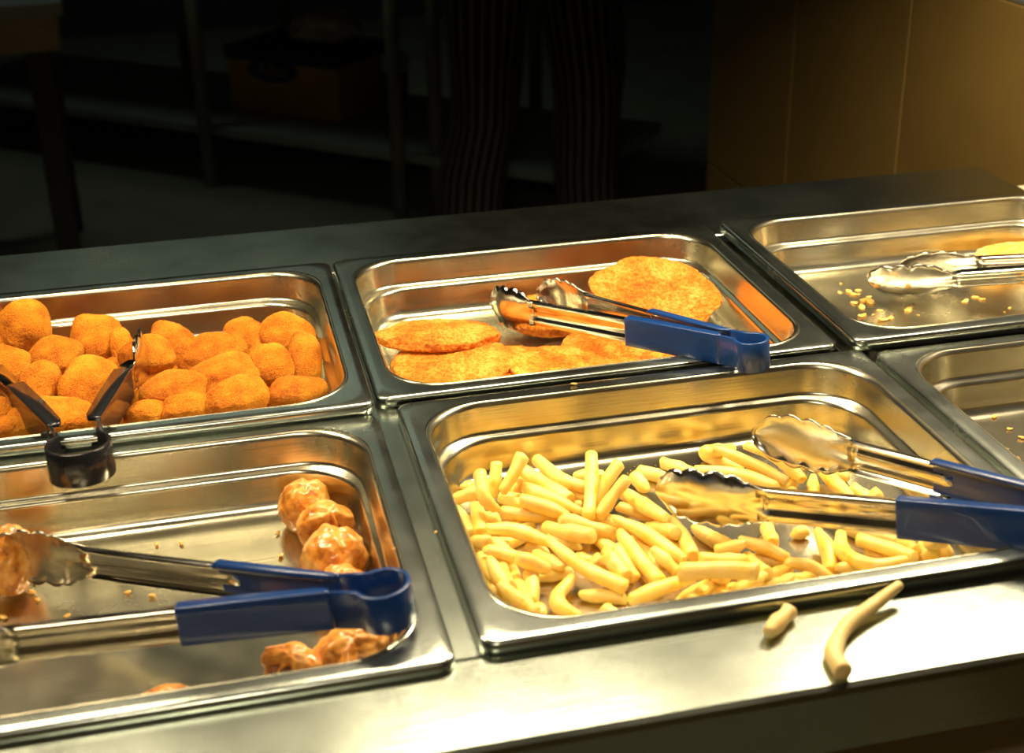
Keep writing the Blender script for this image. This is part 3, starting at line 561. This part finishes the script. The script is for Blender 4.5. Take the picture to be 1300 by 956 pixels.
    ([[138.4, -223.0, -44.1], [169.1, -213.0, -44.1]], 3.9, 'medium length straight fry against the front rim of the fries pan, second from left'),
    ([[125.2, -229.1, -44.1], [92.2, -220.5, -44.1]], 3.9, 'medium length straight fry on bare steel left of the front tong head, third from left'),
    ([[102.6, -102.3, -44.1], [114.3, -73.7, -44.1]], 3.9, 'medium length straight fry just left of the front tong head, second from left'),
    ([[45.8, -102.1, -44.1], [75.3, -82.0, -44.1]], 3.9, 'medium length straight fry at the back of the left fries heap, leftmost'),
    ([[92.7, -73.6, -44.1], [77.3, -56.9, -44.1]], 3.9, 'short straight fry at the back of the left fries heap, fourth from left'),
    ([[51.9, -227.4, -44.1], [30.1, -216.7, -44.1]], 3.9, 'short straight fry in the front left corner of the fries pan, third from left'),
    ([[45.5, -199.4, -44.1], [33.3, -178.2, -44.1]], 3.9, 'short straight fry in the front left corner of the fries pan, second from left'),
    ([[89.0, -226.9, -44.1], [60.3, -219.0, -44.1]], 3.9, 'medium length straight fry at the front of the left fries heap, second from left'),
    ([[272.4, -227.6, -44.1], [254.1, -215.3, -44.1]], 3.9, 'short straight fry below the front blue tong handle, fourth from left'),
    ([[81.8, -75.1, -44.1], [54.7, -60.1, -44.1]], 3.9, 'medium length straight fry at the back of the left fries heap, second from left'),
    ([[209.0, -230.7, -44.1], [215.4, -205.7, -44.1]], 3.9, 'short straight fry below the front steel tong arm, fourth from left'),
]
for i, (pts, r, label) in enumerate(FRIES):
    me, o0 = fry_mesh(pts, r, i+1)
    o = obj('french_fry', me, 'fry', None, True, V(o0)); tag(o, label, 'french fry', 'french fries in the front pan')
me, o0 = fry_mesh([(137, -285, -3.4), (154, -271, -3.6)], 4.0, 301)
tag(obj('french_fry', me, 'stale_fry', None, True, V(o0)), 'stubby broken fry lying on the bare counter below the fries pan', 'french fry')
me, o0 = fry_mesh([(158.5, -321, -4), (161, -306, -4), (176, -289, -3.8), (197, -277.5, -2.0), (213, -270.5, 1.5)], 4.2, 302)
tag(obj('french_fry', me, 'stale_fry', None, True, V(o0)), 'long curved fry lying on the counter and leaning on the pan rim', 'french fry')

# ------------------------------------------------------------------ fish pieces, crumbs
def fish(p, rx, ry, rz, rot, label, seed):
    o = obj('battered_fish', blob_mesh(rx, ry, rz, seed, 0.18, 1.5, 0.8, 0.2, 5, 0.2), 'fish_batter', None, True, V(p))
    o.rotation_euler = tuple(math.radians(a) for a in rot); tag(o, label, 'fried fish')
fish((578, 204, -32), 44, 20, 9, (5, 0, 6), 'battered fish piece behind the steel tongs at the picture edge', 61)
fish((566, 106, -33), 42, 20, 9, (5, 4, 12), 'battered fish piece below the steel tong arms, near the rim', 62)

crumb_meshes = []
for k in range(5):
    me = blob_mesh(1.25, 0.75, 0.32, 70+k, 0.9, 1.3, 0.0, 1, 2); me.materials.append(MATS['crumb_bits']); crumb_meshes.append(me)
def crumb(p, s, label, group):
    o = bpy.data.objects.new('batter_crumb', random.choice(crumb_meshes)); COL.objects.link(o)
    o.location = V((p[0], p[1], p[2] + 0.3*s)); o.scale = (s, s, s); o.rotation_euler = (random.uniform(-.2, .2), random.uniform(-.2, .2), random.uniform(0, 6.28))
    tag(o, label, 'crumb', group)
for me in crumb_meshes:
    me.polygons.foreach_set('use_smooth', [True]*len(me.polygons))
ORD = ['leftmost', 'second', 'third', 'fourth', 'fifth', 'sixth', 'seventh', 'eighth', 'ninth', 'tenth', 'eleventh', 'twelfth', 'thirteenth', 'fourteenth', 'fifteenth', 'sixteenth', 'seventeenth', 'eighteenth', 'nineteenth', 'twentieth', 'twenty first', 'twenty second']
def nth(k): return ORD[k] if k == 0 else ORD[k] + ' from left'
for k, (p, s) in enumerate([[[403.9, 187.2, -41.0], 2.4], [[413.6, 206.0, -41.0], 2], [[411.6, 186.7, -41.0], 4], [[405.2, 162.8, -41.0], 4], [[414.0, 179.4, -41.0], 4], [[420.7, 187.6, -41.0], 3], [[406.4, 152.1, -41.0], 4], [[399.4, 136.8, -41.0], 4.5], [[415.2, 165.8, -41.0], 4.5], [[422.2, 172.1, -41.0], 2.5], [[418.2, 160.1, -41.0], 5], [[408.7, 136.3, -41.0], 2], [[417.1, 142.8, -41.0], 3], [[410.3, 124.5, -41.0], 5], [[418.8, 126.1, -41.0], 4], [[440.4, 137.9, -41.0], 5], [[443.5, 127.0, -41.0], 1.6], [[493.8, 142.2, -41.0], 4], [[505.3, 147.1, -41.0], 3.5], [[509.0, 142.2, -41.0], 3.5], [[512.3, 113.7, -41.0], 1.6], [[520.5, 119.6, -41.0], 2]]): crumb(p, s*0.75, ('large' if s > 3.2 else 'tiny') + ' golden batter crumb in the pan with steel tongs, ' + nth(k), 'crumbs in the back right pan')
for k, p in enumerate([[-238.6, -108.2, -49.0], [-225.2, -86.8, -49.0], [-224.9, -76.5, -49.0], [-221.4, -95.5, -49.0], [-204.3, -115.7, -49.0], [-201.8, -75.6, -49.0], [-171.9, -101.2, -49.0], [-158.8, -107.5, -49.0], [-155.9, -52.6, -49.0], [-141.6, -55.5, -49.0], [-83.9, -58.9, -49.0], [-84.5, -84.8, -49.0]]): crumb(p, random.uniform(1.3, 2.2), 'small brown crumb on the floor of the dim sim pan, ' + nth(k), 'crumbs in the dim sim pan')
for k, p in enumerate([[432.7, 35.7, -47.0], [434.2, 18.4, -47.0], [412.2, -38.3, -47.0], [395.7, -81.1, -47.0], [413.1, -56.8, -47.0], [433.5, -31.6, -47.0], [395.5, -95.6, -47.0], [413.8, -70.0, -47.0]]): crumb(p, random.uniform(1.2, 2.2), 'pale crumb in the empty pan at the right end, ' + nth(k), 'crumbs in the empty right pan')
for q, lb in zip([[117.7, -5.6, 1.0], [-27.4, -170.8, 0.0], [-3.0, -160.3, 0.0]], ('pale crumb on the steel rim in front of the schnitzels', 'tiny crumb on the divider near the blue loop', 'tiny crumb on the divider beside the fries pan')):
    crumb(q, 1.8 if 'schnitzels' in lb else 0.9, lb, None)
# fine crumbs nobody could count on the fries pan floor
bm = bmesh.new()
for k in range(420):
    cx, cy = random.choice([(80, -195), (98, -150), (60, -185), (110, -170), (200, -215), (75, -40), (150, -45), (250, -180)])
    x = random.gauss(cx, 12); y = random.gauss(cy, 9); s = random.uniform(0.2, 0.55)
    if not (40 < x < 290 and -232 < y < -36): continue
    mt = Matrix.Translation(V((x, y, -48 + s*0.4))) @ Matrix.Diagonal((s/1000, s/1000, s/1500, 1))
    bmesh.ops.create_icosphere(bm, subdivisions=1, radius=1.0, matrix=mt)
me = bpy.data.meshes.new('dust'); bm.to_mesh(me); bm.free()
tag(obj('fry_crumbs', me, 'crumb_bits'), 'fine fry crumbs scattered over the fries pan floor', 'crumbs', kind='stuff')

# ------------------------------------------------------------------ tongs
def sweep(path, ups, sect):
    """path: centre points; ups: strap-width direction; sect(i) -> closed outline [(n, z)] ; n = towards the other arm"""
    rings = []
    for i, (p, fr) in enumerate(zip(path, ups)):
        nrm, up = fr
        rings.append([p + nrm*a + up*b_ for a, b_ in sect(i)])
    return loft(rings, True, True)
def csect(h, d, t, groove):
    o = [(d, -h/2), (0.9, -h/2), (0.25, -h/2+0.25), (0, -h/2+0.9), (0, -h*0.24), (groove, -h*0.16), (groove, h*0.16), (0, h*0.24), (0, h/2-0.9), (0.25, h/2-0.25), (0.9, h/2), (d, h/2)]
    i_ = [(d, h/2-t), (t+0.7, h/2-t), (t+0.1, h/2-t-0.7), (t, h*0.24), (t+groove, h*0.16), (t+groove, -h*0.16), (t, -h*0.24), (t+0.1, -h/2+t+0.7), (t+0.7, -h/2+t), (d, -h/2+t)]
    return o + i_
def make_tongs(hinge, tips, up, label, coat, L_coat=105, h=20, loop_r=13, head_len=58, head_w=20, group=None, neck=0.62, engraved=False, flange=5.5):
    H = Vector(hinge); T = [Vector(t) for t in tips]; M_ = (T[0]+T[1])/2
    X = (M_-H).normalized(); Zl = Vector(up); Zl = (Zl - X*Zl.dot(X)).normalized(); Y = Zl.cross(X)
    root = empty('serving_tongs', V(H), label, 'tongs', group)
    def mk(name, vf, mat, parent=root):
        v, f = vf; me = pydata([(q - H)/1000 for q in v], f)
        return obj(name, me, mat, parent)
    # spring loop: strap around the far side of a circle, then necks
    pts = []
    for a in range(-142, 143, 12):
        th = math.radians(180 + a); pts.append((math.cos(th)*loop_r, math.sin(th)*loop_r))
    sgn = 1 if (T[0]-H).dot(Y) > (T[1]-H).dot(Y) else -1   # side of arm 0
    # angles run from one neck round to the other
    xn, yn = 1.75*loop_r, neck*loop_r
    first = 1 if pts[0][1] > 0 else -1
    loop2 = [(xn, first*yn)] + pts + [(xn, -first*yn)]
    path = [H + X*a + Y*b_ for a, b_ in loop2]; frames = []
    for i in range(len(path)):
        t = (path[min(i+1, len(path)-1)] - path[max(i-1, 0)]).normalized(); nn = t.cross(Zl)
        ctr = H + X*(0.4*loop_r)
        if nn.dot(ctr - path[i]) < 0: nn = -nn
        frames.append((nn.normalized(), Zl))
    t_ = 2.4 if coat else 1.4
    flat = [(0, -h/2), (0, h/2), (0.3, h/2+0.35), (t_-0.3, h/2+0.35), (t_, h/2), (t_, -h/2), (t_-0.3, -h/2-0.35), (0.3, -h/2-0.35)]
    mk('spring_loop', sweep(path, frames, lambda i: flat), coat or 'tong_steel')
    for k in range(2):
        s = sgn if k == 0 else -sgn
        S = H + X*xn + Y*(s*yn); D = T[k] - S; tot = D.length; d = D.normalized()
        up_ = (Zl - d*Zl.dot(d)).normalized(); nn = up_.cross(d)*(-s); nn = nn.normalized()
        if nn.dot(Y)*s > 0: nn = -nn
        la = tot - head_len; fr = (nn, up_)
        lc = min(L_coat, la-10) if coat else 0
        if coat:
            st = [0, 2, 6, lc*0.5, lc-1.0, lc]
            def gs(i): 
                dd = (2.6 if flange < 8 else 7.0); dd = dd + (flange+1.2-dd)*min(1, i/3); return csect(h+1.6 - (0.8 if i == 5 else 0), dd, 2.4, 0.15)
            mk('grip', sweep([S + d*q for q in st], [fr]*len(st), gs), coat)
        a0 = max(0, lc-12)
        st = [a0, a0+8, a0+(la-a0)*0.5, la-8, la]
        def as_(i):
            dd = flange if i < 4 else flange*0.55; 
            return [(q[0]+0.6, q[1]) for q in csect(h - (2.0 if coat else 0) if i < 4 else h, dd if (i > 0 or coat) else 2, 1.1, 1.3)]
        arm = mk('arm', sweep([S + d*q for q in st], [fr]*len(st), as_), 'tong_steel')
        if engraved and k == 0:
            me = text_mesh('TRAMONTINA', 2.6/1000, 0.00005)
            t = obj('engraving', me, 'engraving', arm, False)
            xa = -d if (-d).dot(Rv) > 0 else d
            za = -nn; ya = za.cross(xa)
            t.matrix_local = Matrix.Translation((S + d*(la-14) + nn*0.45 - H + up_*5.0)/1000) @ Matrix((xa, ya, za)).transposed().to_4x4()
        # scalloped head: dished sheet widening from the arm
        nu, nv = 72, 14; rows_o, rows_i = [], []
        O = S + d*(la-4)
        for a in range(nu+1):
            u = a/nu; Lh = head_len + 4
            ww = 0.5*h - 0.6 + (head_w - 0.5*h + 0.6)*min(1, (u/0.30))**1.3
            if u > 0.62:
                e = (u-0.62)/0.38; ww *= math.sqrt(max(0.0, 1 - e*e))*0.97 + 0.03
            sc = 1.0
            ro, ri = [], []
            for b_ in range(nv+1):
                vv = -1 + 2*b_/nv
                edge = abs(vv)**5
                scal = 1 - 0.15*edge*(1 - abs(math.sin((u-0.12)*math.pi*5.0)))*(1 if u > 0.14 else 0)
                z = vv*ww*scal
                xx = u*Lh
                if u > 0.75: xx -= 2.2*(1-abs(math.cos(vv*math.pi*2.2)))*(u-0.75)*4*0.6
                dish = 0.6 + 3.4*min(1, u/0.25)*(vv*vv)**1.1 + 7.0*max(0, u-0.45)**2/0.30
                groove = 1.2*math.exp(-(vv*ww/4.0)**2)*max(0, 1-u/0.45)
                ro.append(O + d*xx + up_*z + nn*(dish + groove)); ri.append(O + d*xx + up_*z + nn*(dish + groove + 0.9))
            rows_o.append(ro); rows_i.append(ri)
        rings = [ro + ri[::-1] for ro, ri in zip(rows_o, rows_i)]
        mk('head', loft(rings, True, True), 'tong_steel')
    return root
make_tongs((-41, -237, 14), ((-238, -76, -24), (-282, -198, -5)), (0.0, 0.0, 1), 'blue handled tongs gripping a dim sim in the front left pan', 'blue_vinyl', L_coat=74, h=20, loop_r=14, head_len=62, head_w=18, group='serving tongs')
make_tongs((238, -16, 14), ((93, 165, -8), (150, 186, -12)), (0.0, 0, 1), 'blue handled tongs lying over the schnitzel pan rim', 'blue_vinyl', L_coat=78, loop_r=12, head_len=45, head_w=17, group='serving tongs')
make_tongs((348, -297, 20), ((133, -118, -22), (226, -68, -16)), (0.05, 0, 1), 'blue handled tongs with both heads down in the french fries', 'blue_vinyl', L_coat=112, loop_r=14, h=22, head_len=66, head_w=18, group='serving tongs', engraved=True)
make_tongs((-192, -47, 12), ((-151, 146, -4), (-285, 165, -4)), (0.0, 0, 1), 'black handled tongs standing open over the nugget pan rim', 'black_vinyl', L_coat=86, loop_r=19, group='serving tongs', flange=10, neck=0.8)
make_tongs((640, 55, 14), ((410, 153, -24), (456, 195, -24)), (0.0, -0.62, 1), 'all steel tongs with bare scalloped heads in the crumb-strewn pan', None, h=17, loop_r=12, head_len=66, head_w=20, group='serving tongs')


# ------------------------------------------------------------------ heat lamp gantry above the pans (above the picture)
gan = empty('heat_lamp_gantry', (0.1, LAMP_Y, LAMP_Z), 'steel heat lamp gantry hung above the serving counter', 'lamp')
def gpart(name, me, mat):
    o = obj(name, me, mat, gan, False); o.matrix_parent_inverse = Matrix.Translation(-Vector((0.1, LAMP_Y, LAMP_Z))); return o
gx0, gx1 = -0.75, 0.64
gpart('shading_hood', boxes([(gx0, gx1, LAMP_Y-0.13, LAMP_Y+0.13, LAMP_Z+0.10, LAMP_Z+0.115), (gx0, gx1, LAMP_Y+0.12, LAMP_Y+0.13, LAMP_Z-0.05, LAMP_Z+0.10), (gx0, gx1, LAMP_Y-0.13, LAMP_Y-0.12, LAMP_Z-0.02, LAMP_Z+0.10), (gx0, gx0+0.01, LAMP_Y-0.12, LAMP_Y+0.12, LAMP_Z-0.02, LAMP_Z+0.10), (gx1-0.01, gx1, LAMP_Y-0.12, LAMP_Y+0.12, LAMP_Z-0.05, LAMP_Z+0.10)]), 'gantry_black')  # unseen hood; back and right lips dropped to keep lamplight off kitchen and tiles
for x in (-0.55, 0.45):
    gpart('hanging_rod', tube([(x, LAMP_Y, LAMP_Z+0.11), (x, LAMP_Y, 2.70)], 0.008), 'dark_steel')
gpart('reflector', boxes([(gx0+0.012, gx1-0.012, LAMP_Y-0.118, LAMP_Y+0.118, LAMP_Z+0.085, LAMP_Z+0.098)]), 'tong_steel')  # unseen reflector, added to enlarge the bright area above the pans
for x, pw in LAMPS:
    gpart('lamp_tube', tube([(x-0.11, LAMP_Y, LAMP_Z+0.045), (x+0.11, LAMP_Y, LAMP_Z+0.045)], 0.008), 'lamp_glow')
    area('heat_lamp_light', (x, LAMP_Y, LAMP_Z+0.03), 0.24, 0.10, pw, (1.0, 0.83, 0.56))

# unseen lamp, added over the camera for a hot spot in dim sim pan
PL = Vector((-0.165, -0.78, ZC+0.735))
pl = empty('added_lamp', PL, 'unseen black oval lamp added for a hot spot in a pan', 'lamp')
rg = [[Vector((r*1.6*math.cos(a*math.pi/12), r*math.sin(a*math.pi/12), z)) for a in range(24)] for r, z in ((0.075, -0.01), (0.076, 0.0), (0.05, 0.05), (0.016, 0.075), (0.012, 0.09))]
v, f = loft(rg, False, True); obj('lamp_shade', pydata(v, f), 'gantry_black', pl)
obj('hanging_rod', tube([(0, 0, 0.09), (0, 0, 2.70-PL.z)], 0.005), 'dark_steel', pl)
area('hot_spot_light', PL + Vector((0, 0.02, -0.035)), 0.24, 0.08, 2.4, (1.0, 0.88, 0.66), (0, 0.65, -0.75))

# ------------------------------------------------------------------ dim kitchen behind the counter
bench = empty('prep_bench', (-0.08, 3.46, 0), 'dark steel prep bench with a lower shelf in the dim kitchen', 'bench')
bx = Vector((0.756, -0.654, 0)); by = Vector((0.654, 0.756, 0))
bench.rotation_euler.z = math.atan2(bx.y, bx.x)
# local x runs along the front edge, local y to the back
obj('bench_top', boxes([(-1.30, 1.30, -0.03, 0.62, 0.86, 0.90)], 0.003), 'bench_steel', bench, False)
obj('shelf', boxes([(-1.28, 1.26, 0.0, 0.60, 0.160, 0.190)], 0.003), 'bench_steel', bench, False)
for lx in (-0.98, 0.0, 0.70, 0.80):
    obj('leg', tube([(lx, -0.02 if lx < 0.75 else 0.03, 0), (lx, -0.02 if lx < 0.75 else 0.03, 0.86)], 0.021, 12), 'bench_leg', bench)
for lx in (-0.55, -0.10, 0.85):
    obj('leg', tube([(lx, 0.56, 0), (lx, 0.56, 0.86)], 0.021, 12), 'bench_leg', bench)
def on_bench(x, y, z): return bench.location + bx*x + by*y + Vector((0, 0, z))
RB_ = math.atan2(bx.y, bx.x)
box = empty('cardboard_box', on_bench(0.14, 0.20, 0.190), 'yellow cardboard carton with dark blue lid band and oval logo', 'box'); box.rotation_euler.z = RB_
obj('carton', boxes([(-0.21, 0.21, 0.0, 0.28, 0.0, 0.195)], 0.003), 'cardboard', box, False)
obj('lid', boxes([(-0.214, 0.214, -0.004, 0.284, 0.165, 0.205)], 0.003), 'box_blue', box, False)
ov = [Vector((0.095*math.cos(a*math.pi/16)-0.03, 0, 0.140+0.036*math.sin(a*math.pi/16))) for a in range(32)]
v, f = loft([[q + Vector((0, -0.002, 0)) for q in ov], [q + Vector((0, -0.0055, 0)) for q in ov]], True, True)
lg = obj('logo', pydata(v, f), 'box_blue', box, False)
tx = obj('lettering', text_mesh('Alba', 0.062, 0.0004), 'box_lettering', lg, False)
tx.location = (-0.03, -0.006, 0.142); tx.rotation_euler = (math.pi/2, 0, 0)
bagm = blob_mesh(105, 80, 55, 91, 0.3, 2.0, 5, 0.03, 5)
bag = obj('plastic_bag', bagm, 'plastic_bag', None, True, on_bench(0.24, 0.32, 0.190+0.205+0.060)); tag(bag, 'crumpled pale plastic bag on top of the yellow carton', 'bag')
tub = empty('plastic_tub', on_bench(0.50, 0.30, 0.190), 'small pale plastic tub on the bench shelf beside the carton', 'tub')
rg = [[Vector((r*math.cos(a*math.pi/12), r*math.sin(a*math.pi/12), z)) for a in range(24)] for r, z in ((0.030, 0), (0.034, 0.004), (0.038, 0.16), (0.036, 0.165))]
v, f = loft(rg, True, True); obj('body', pydata(v, f), 'table_leg', tub)
rg = [[Vector((r*math.cos(a*math.pi/12), r*math.sin(a*math.pi/12), z)) for a in range(24)] for r, z in ((0.041, 0.155), (0.042, 0.16), (0.042, 0.205), (0.038, 0.208))]
v, f = loft(rg, True, True); obj('lid', pydata(v, f), 'white_plastic', tub)

tab = empty('work_table', (-0.72, 2.62, 0), 'wooden edged work table at the far left of the kitchen', 'table')
tab.rotation_euler.z = math.radians(4)
obj('table_top', boxes([(-0.55, 0.33, -0.12, 0.55, 0.715, 0.745)], 0.003), 'bench_steel', tab, False)
obj('apron', boxes([(-0.53, 0.315, -0.11, -0.085, 0.635, 0.715)], 0.002), 'table_wood', tab, False)
obj('apron', boxes([(0.29, 0.315, -0.085, 0.53, 0.635, 0.715)], 0.002), 'table_wood', tab, False)
for lx, ly in ((0.262, -0.06), (-0.50, -0.06), (0.262, 0.50), (-0.50, 0.50)):
    obj('leg', boxes([(lx-0.028, lx+0.028, ly-0.028, ly+0.028, 0, 0.715)], 0.003), 'table_leg', tab, False)

# ------------------------------------------------------------------ kitchen worker behind the counter
per = empty('person', (0.665, 2.32, 0), 'person in black top and striped trousers standing in the dark kitchen', 'person')
J = {'pelvis': (0, 0, 0.93), 'waist': (0, 0, 1.05), 'chest': (0, 0.01, 1.28), 'neck': (0, 0.0, 1.47), 'head0': (0, -0.015, 1.56), 'head1': (0, -0.015, 1.68)}
pv = []; pe = []; pr = []
def pj(co, r, parent=None):
    pv.append(co); pr.append(r); i = len(pv)-1
    if parent is not None: pe.append((parent, i))
    return i
pel = pj((0, 0, 0.93), (0.15, 0.11)); wa = pj((0, 0, 1.06), (0.14, 0.10), pel); ch = pj((0, 0, 1.26), (0.165, 0.115), wa); sh = pj((0, 0, 1.40), (0.11, 0.08), ch)
nk = pj((0, -0.005, 1.49), (0.055, 0.055), sh); h0 = pj((0, -0.02, 1.57), (0.072, 0.085), nk); h1 = pj((0, -0.02, 1.68), (0.07, 0.085), h0)
for s in (-1, 1):
    so = pj((0.18*s, 0, 1.39), (0.055, 0.055), sh); el = pj((0.24*s, 0.0, 1.13), (0.042, 0.042), so); wr_ = pj((0.20*s, -0.16, 0.98), (0.028, 0.03), el)
    pa = pj((0.19*s, -0.24, 0.96), (0.018, 0.04), wr_)
    for kf in range(4):
        k1 = pj((0.19*s - 0.012*s, -0.28, 0.985 - kf*0.020), (0.008, 0.009), pa); k2 = pj((0.17*s, -0.305, 0.978 - kf*0.020), (0.0075, 0.008), k1); pj((0.145*s, -0.30, 0.972 - kf*0.019), (0.007, 0.007), k2)
    t1 = pj((0.165*s, -0.22, 0.995), (0.009, 0.01), wr_); pj((0.145*s, -0.26, 1.005), (0.008, 0.008), t1)
    hp = pj((0.095*s, 0, 0.86), (0.085, 0.085), pel); kn = pj((0.125*s + 0.01, -0.02, 0.50), (0.055, 0.06), hp); an = pj((0.155*s, 0.02, 0.09), (0.036, 0.042), kn)
    ft = pj((0.165*s, -0.07, 0.045), (0.036, 0.032), an); pj((0.175*s, -0.15, 0.035), (0.034, 0.024), ft)
me = bpy.data.meshes.new('person'); me.from_pydata(pv, pe, [])
body = obj('body', me, 'skin', per, None)
sk = body.modifiers.new('skin', 'SKIN'); sk.use_smooth_shade = True
if not me.skin_vertices: me.skin_vertices.new()
for i, sv in enumerate(me.skin_vertices[0].data): sv.radius = pr[i]; sv.use_root = (i == 0)
body.modifiers.new('sub', 'SUBSURF').levels = 1; body.modifiers['sub'].render_levels = 2
# trousers: two legs lofted round the body, stripes follow the leg
def leg_rings(s):
    st = [(0.96, 0.085*s, 0.0, 0.105, 0.125), (0.86, 0.100*s, 0.0, 0.104, 0.115), (0.72, 0.112*s+0.005, -0.012, 0.096, 0.104), (0.56, 0.124*s+0.01, -0.02, 0.086, 0.092), (0.46, 0.128*s+0.01, -0.015, 0.082, 0.088), (0.32, 0.142*s, 0.01, 0.080, 0.086), (0.18, 0.152*s, 0.02, 0.080, 0.086), (0.07, 0.158*s, 0.015, 0.082, 0.090)]
    out = []
    for i in range(len(st)-1):
        for k in range(4):
            t = k/4; out.append([a + (b_-a)*t for a, b_ in zip(st[i], st[i+1])])
    out.append(list(st[-1])); return out
bm = bmesh.new(); uvl = bm.loops.layers.uv.new('UVMap'); NS = 40
for s in (-1, 1):
    rg = leg_rings(s); grid = []
    for (z, x, y, rx, ry) in rg:
        row = []
        for k in range(NS):
            a = 2*math.pi*k/NS; fold = 1 + 0.07*noise.noise(Vector((math.cos(a)*1.6 + s*3, math.sin(a)*1.6, z*7))) + 0.03*math.sin(a*3 + z*14)
            row.append(bm.verts.new((x + rx*math.cos(a)*fold, y + ry*math.sin(a)*fold, z)))
        grid.append(row)
    for i in range(len(grid)-1):
        for k in range(NS):
            k2 = (k+1) % NS; fc = bm.faces.new((grid[i][k], grid[i][k2], grid[i+1][k2], grid[i+1][k]))
            uu = (k/NS*24, (k+1)/NS*24)
            for lp, (u, vv) in zip(fc.loops, ((uu[0], i), (uu[1], i), (uu[1], i+1), (uu[0], i+1))): lp[uvl].uv = (u, vv/28)
bmesh.ops.recalc_face_normals(bm, faces=bm.faces)
me = bpy.data.meshes.new('trousers'); bm.to_mesh(me); bm.free()
obj('trousers', me, 'striped_trousers', per)
def torso(name, st, mat):
    rings = [[Vector((rx*math.cos(a*math.pi/16), y + ry*math.sin(a*math.pi/16), z)) for a in range(32)] for (z, y, rx, ry) in st]
    v, f = loft(rings); obj(name, pydata(v, f), mat, per)
torso('jacket', [(0.86, 0, 0.215, 0.15), (0.95, 0, 0.20, 0.145), (1.06, 0, 0.18, 0.13), (1.25, 0, 0.20, 0.145), (1.38, 0, 0.19, 0.12), (1.45, 0, 0.11, 0.08), (1.49, 0, 0.07, 0.07)], 'black_cloth')
for s in (-1, 1):
    obj('sleeve', tube([(0.15*s, 0, 1.40), (0.19*s, 0, 1.36), (0.245*s, 0, 1.13), (0.225*s, -0.08, 1.06)], [0.075, 0.072, 0.058, 0.052], 14), 'black_cloth', per)
    obj('shoe', blob_mesh(52, 135, 45, 120+s, 0.05, 1.0, 0, 1, 4), 'shoe_leather', per, True, (0.165*s, -0.055, 0.045))
hm = blob_mesh(88, 100, 78, 131, 0.05, 2, 2, 0.05, 4); obj('hair', hm, 'hair', per, True, (0, 0.012, 1.70))
for s in (-1, 1): obj('eye', blob_mesh(9, 7, 7, 132, 0, 1, 0, 1, 2), 'black_vinyl', per, True, (0.030*s, -0.098, 1.635))
obj('nose', blob_mesh(12, 16, 20, 133, 0, 1, 0, 1, 3), 'skin', per, True, (0, -0.112, 1.605))
obj('mouth', blob_mesh(24, 6, 5, 134, 0, 1, 0, 1, 3), 'dim_sim_filling', per, True, (0, -0.098, 1.562))
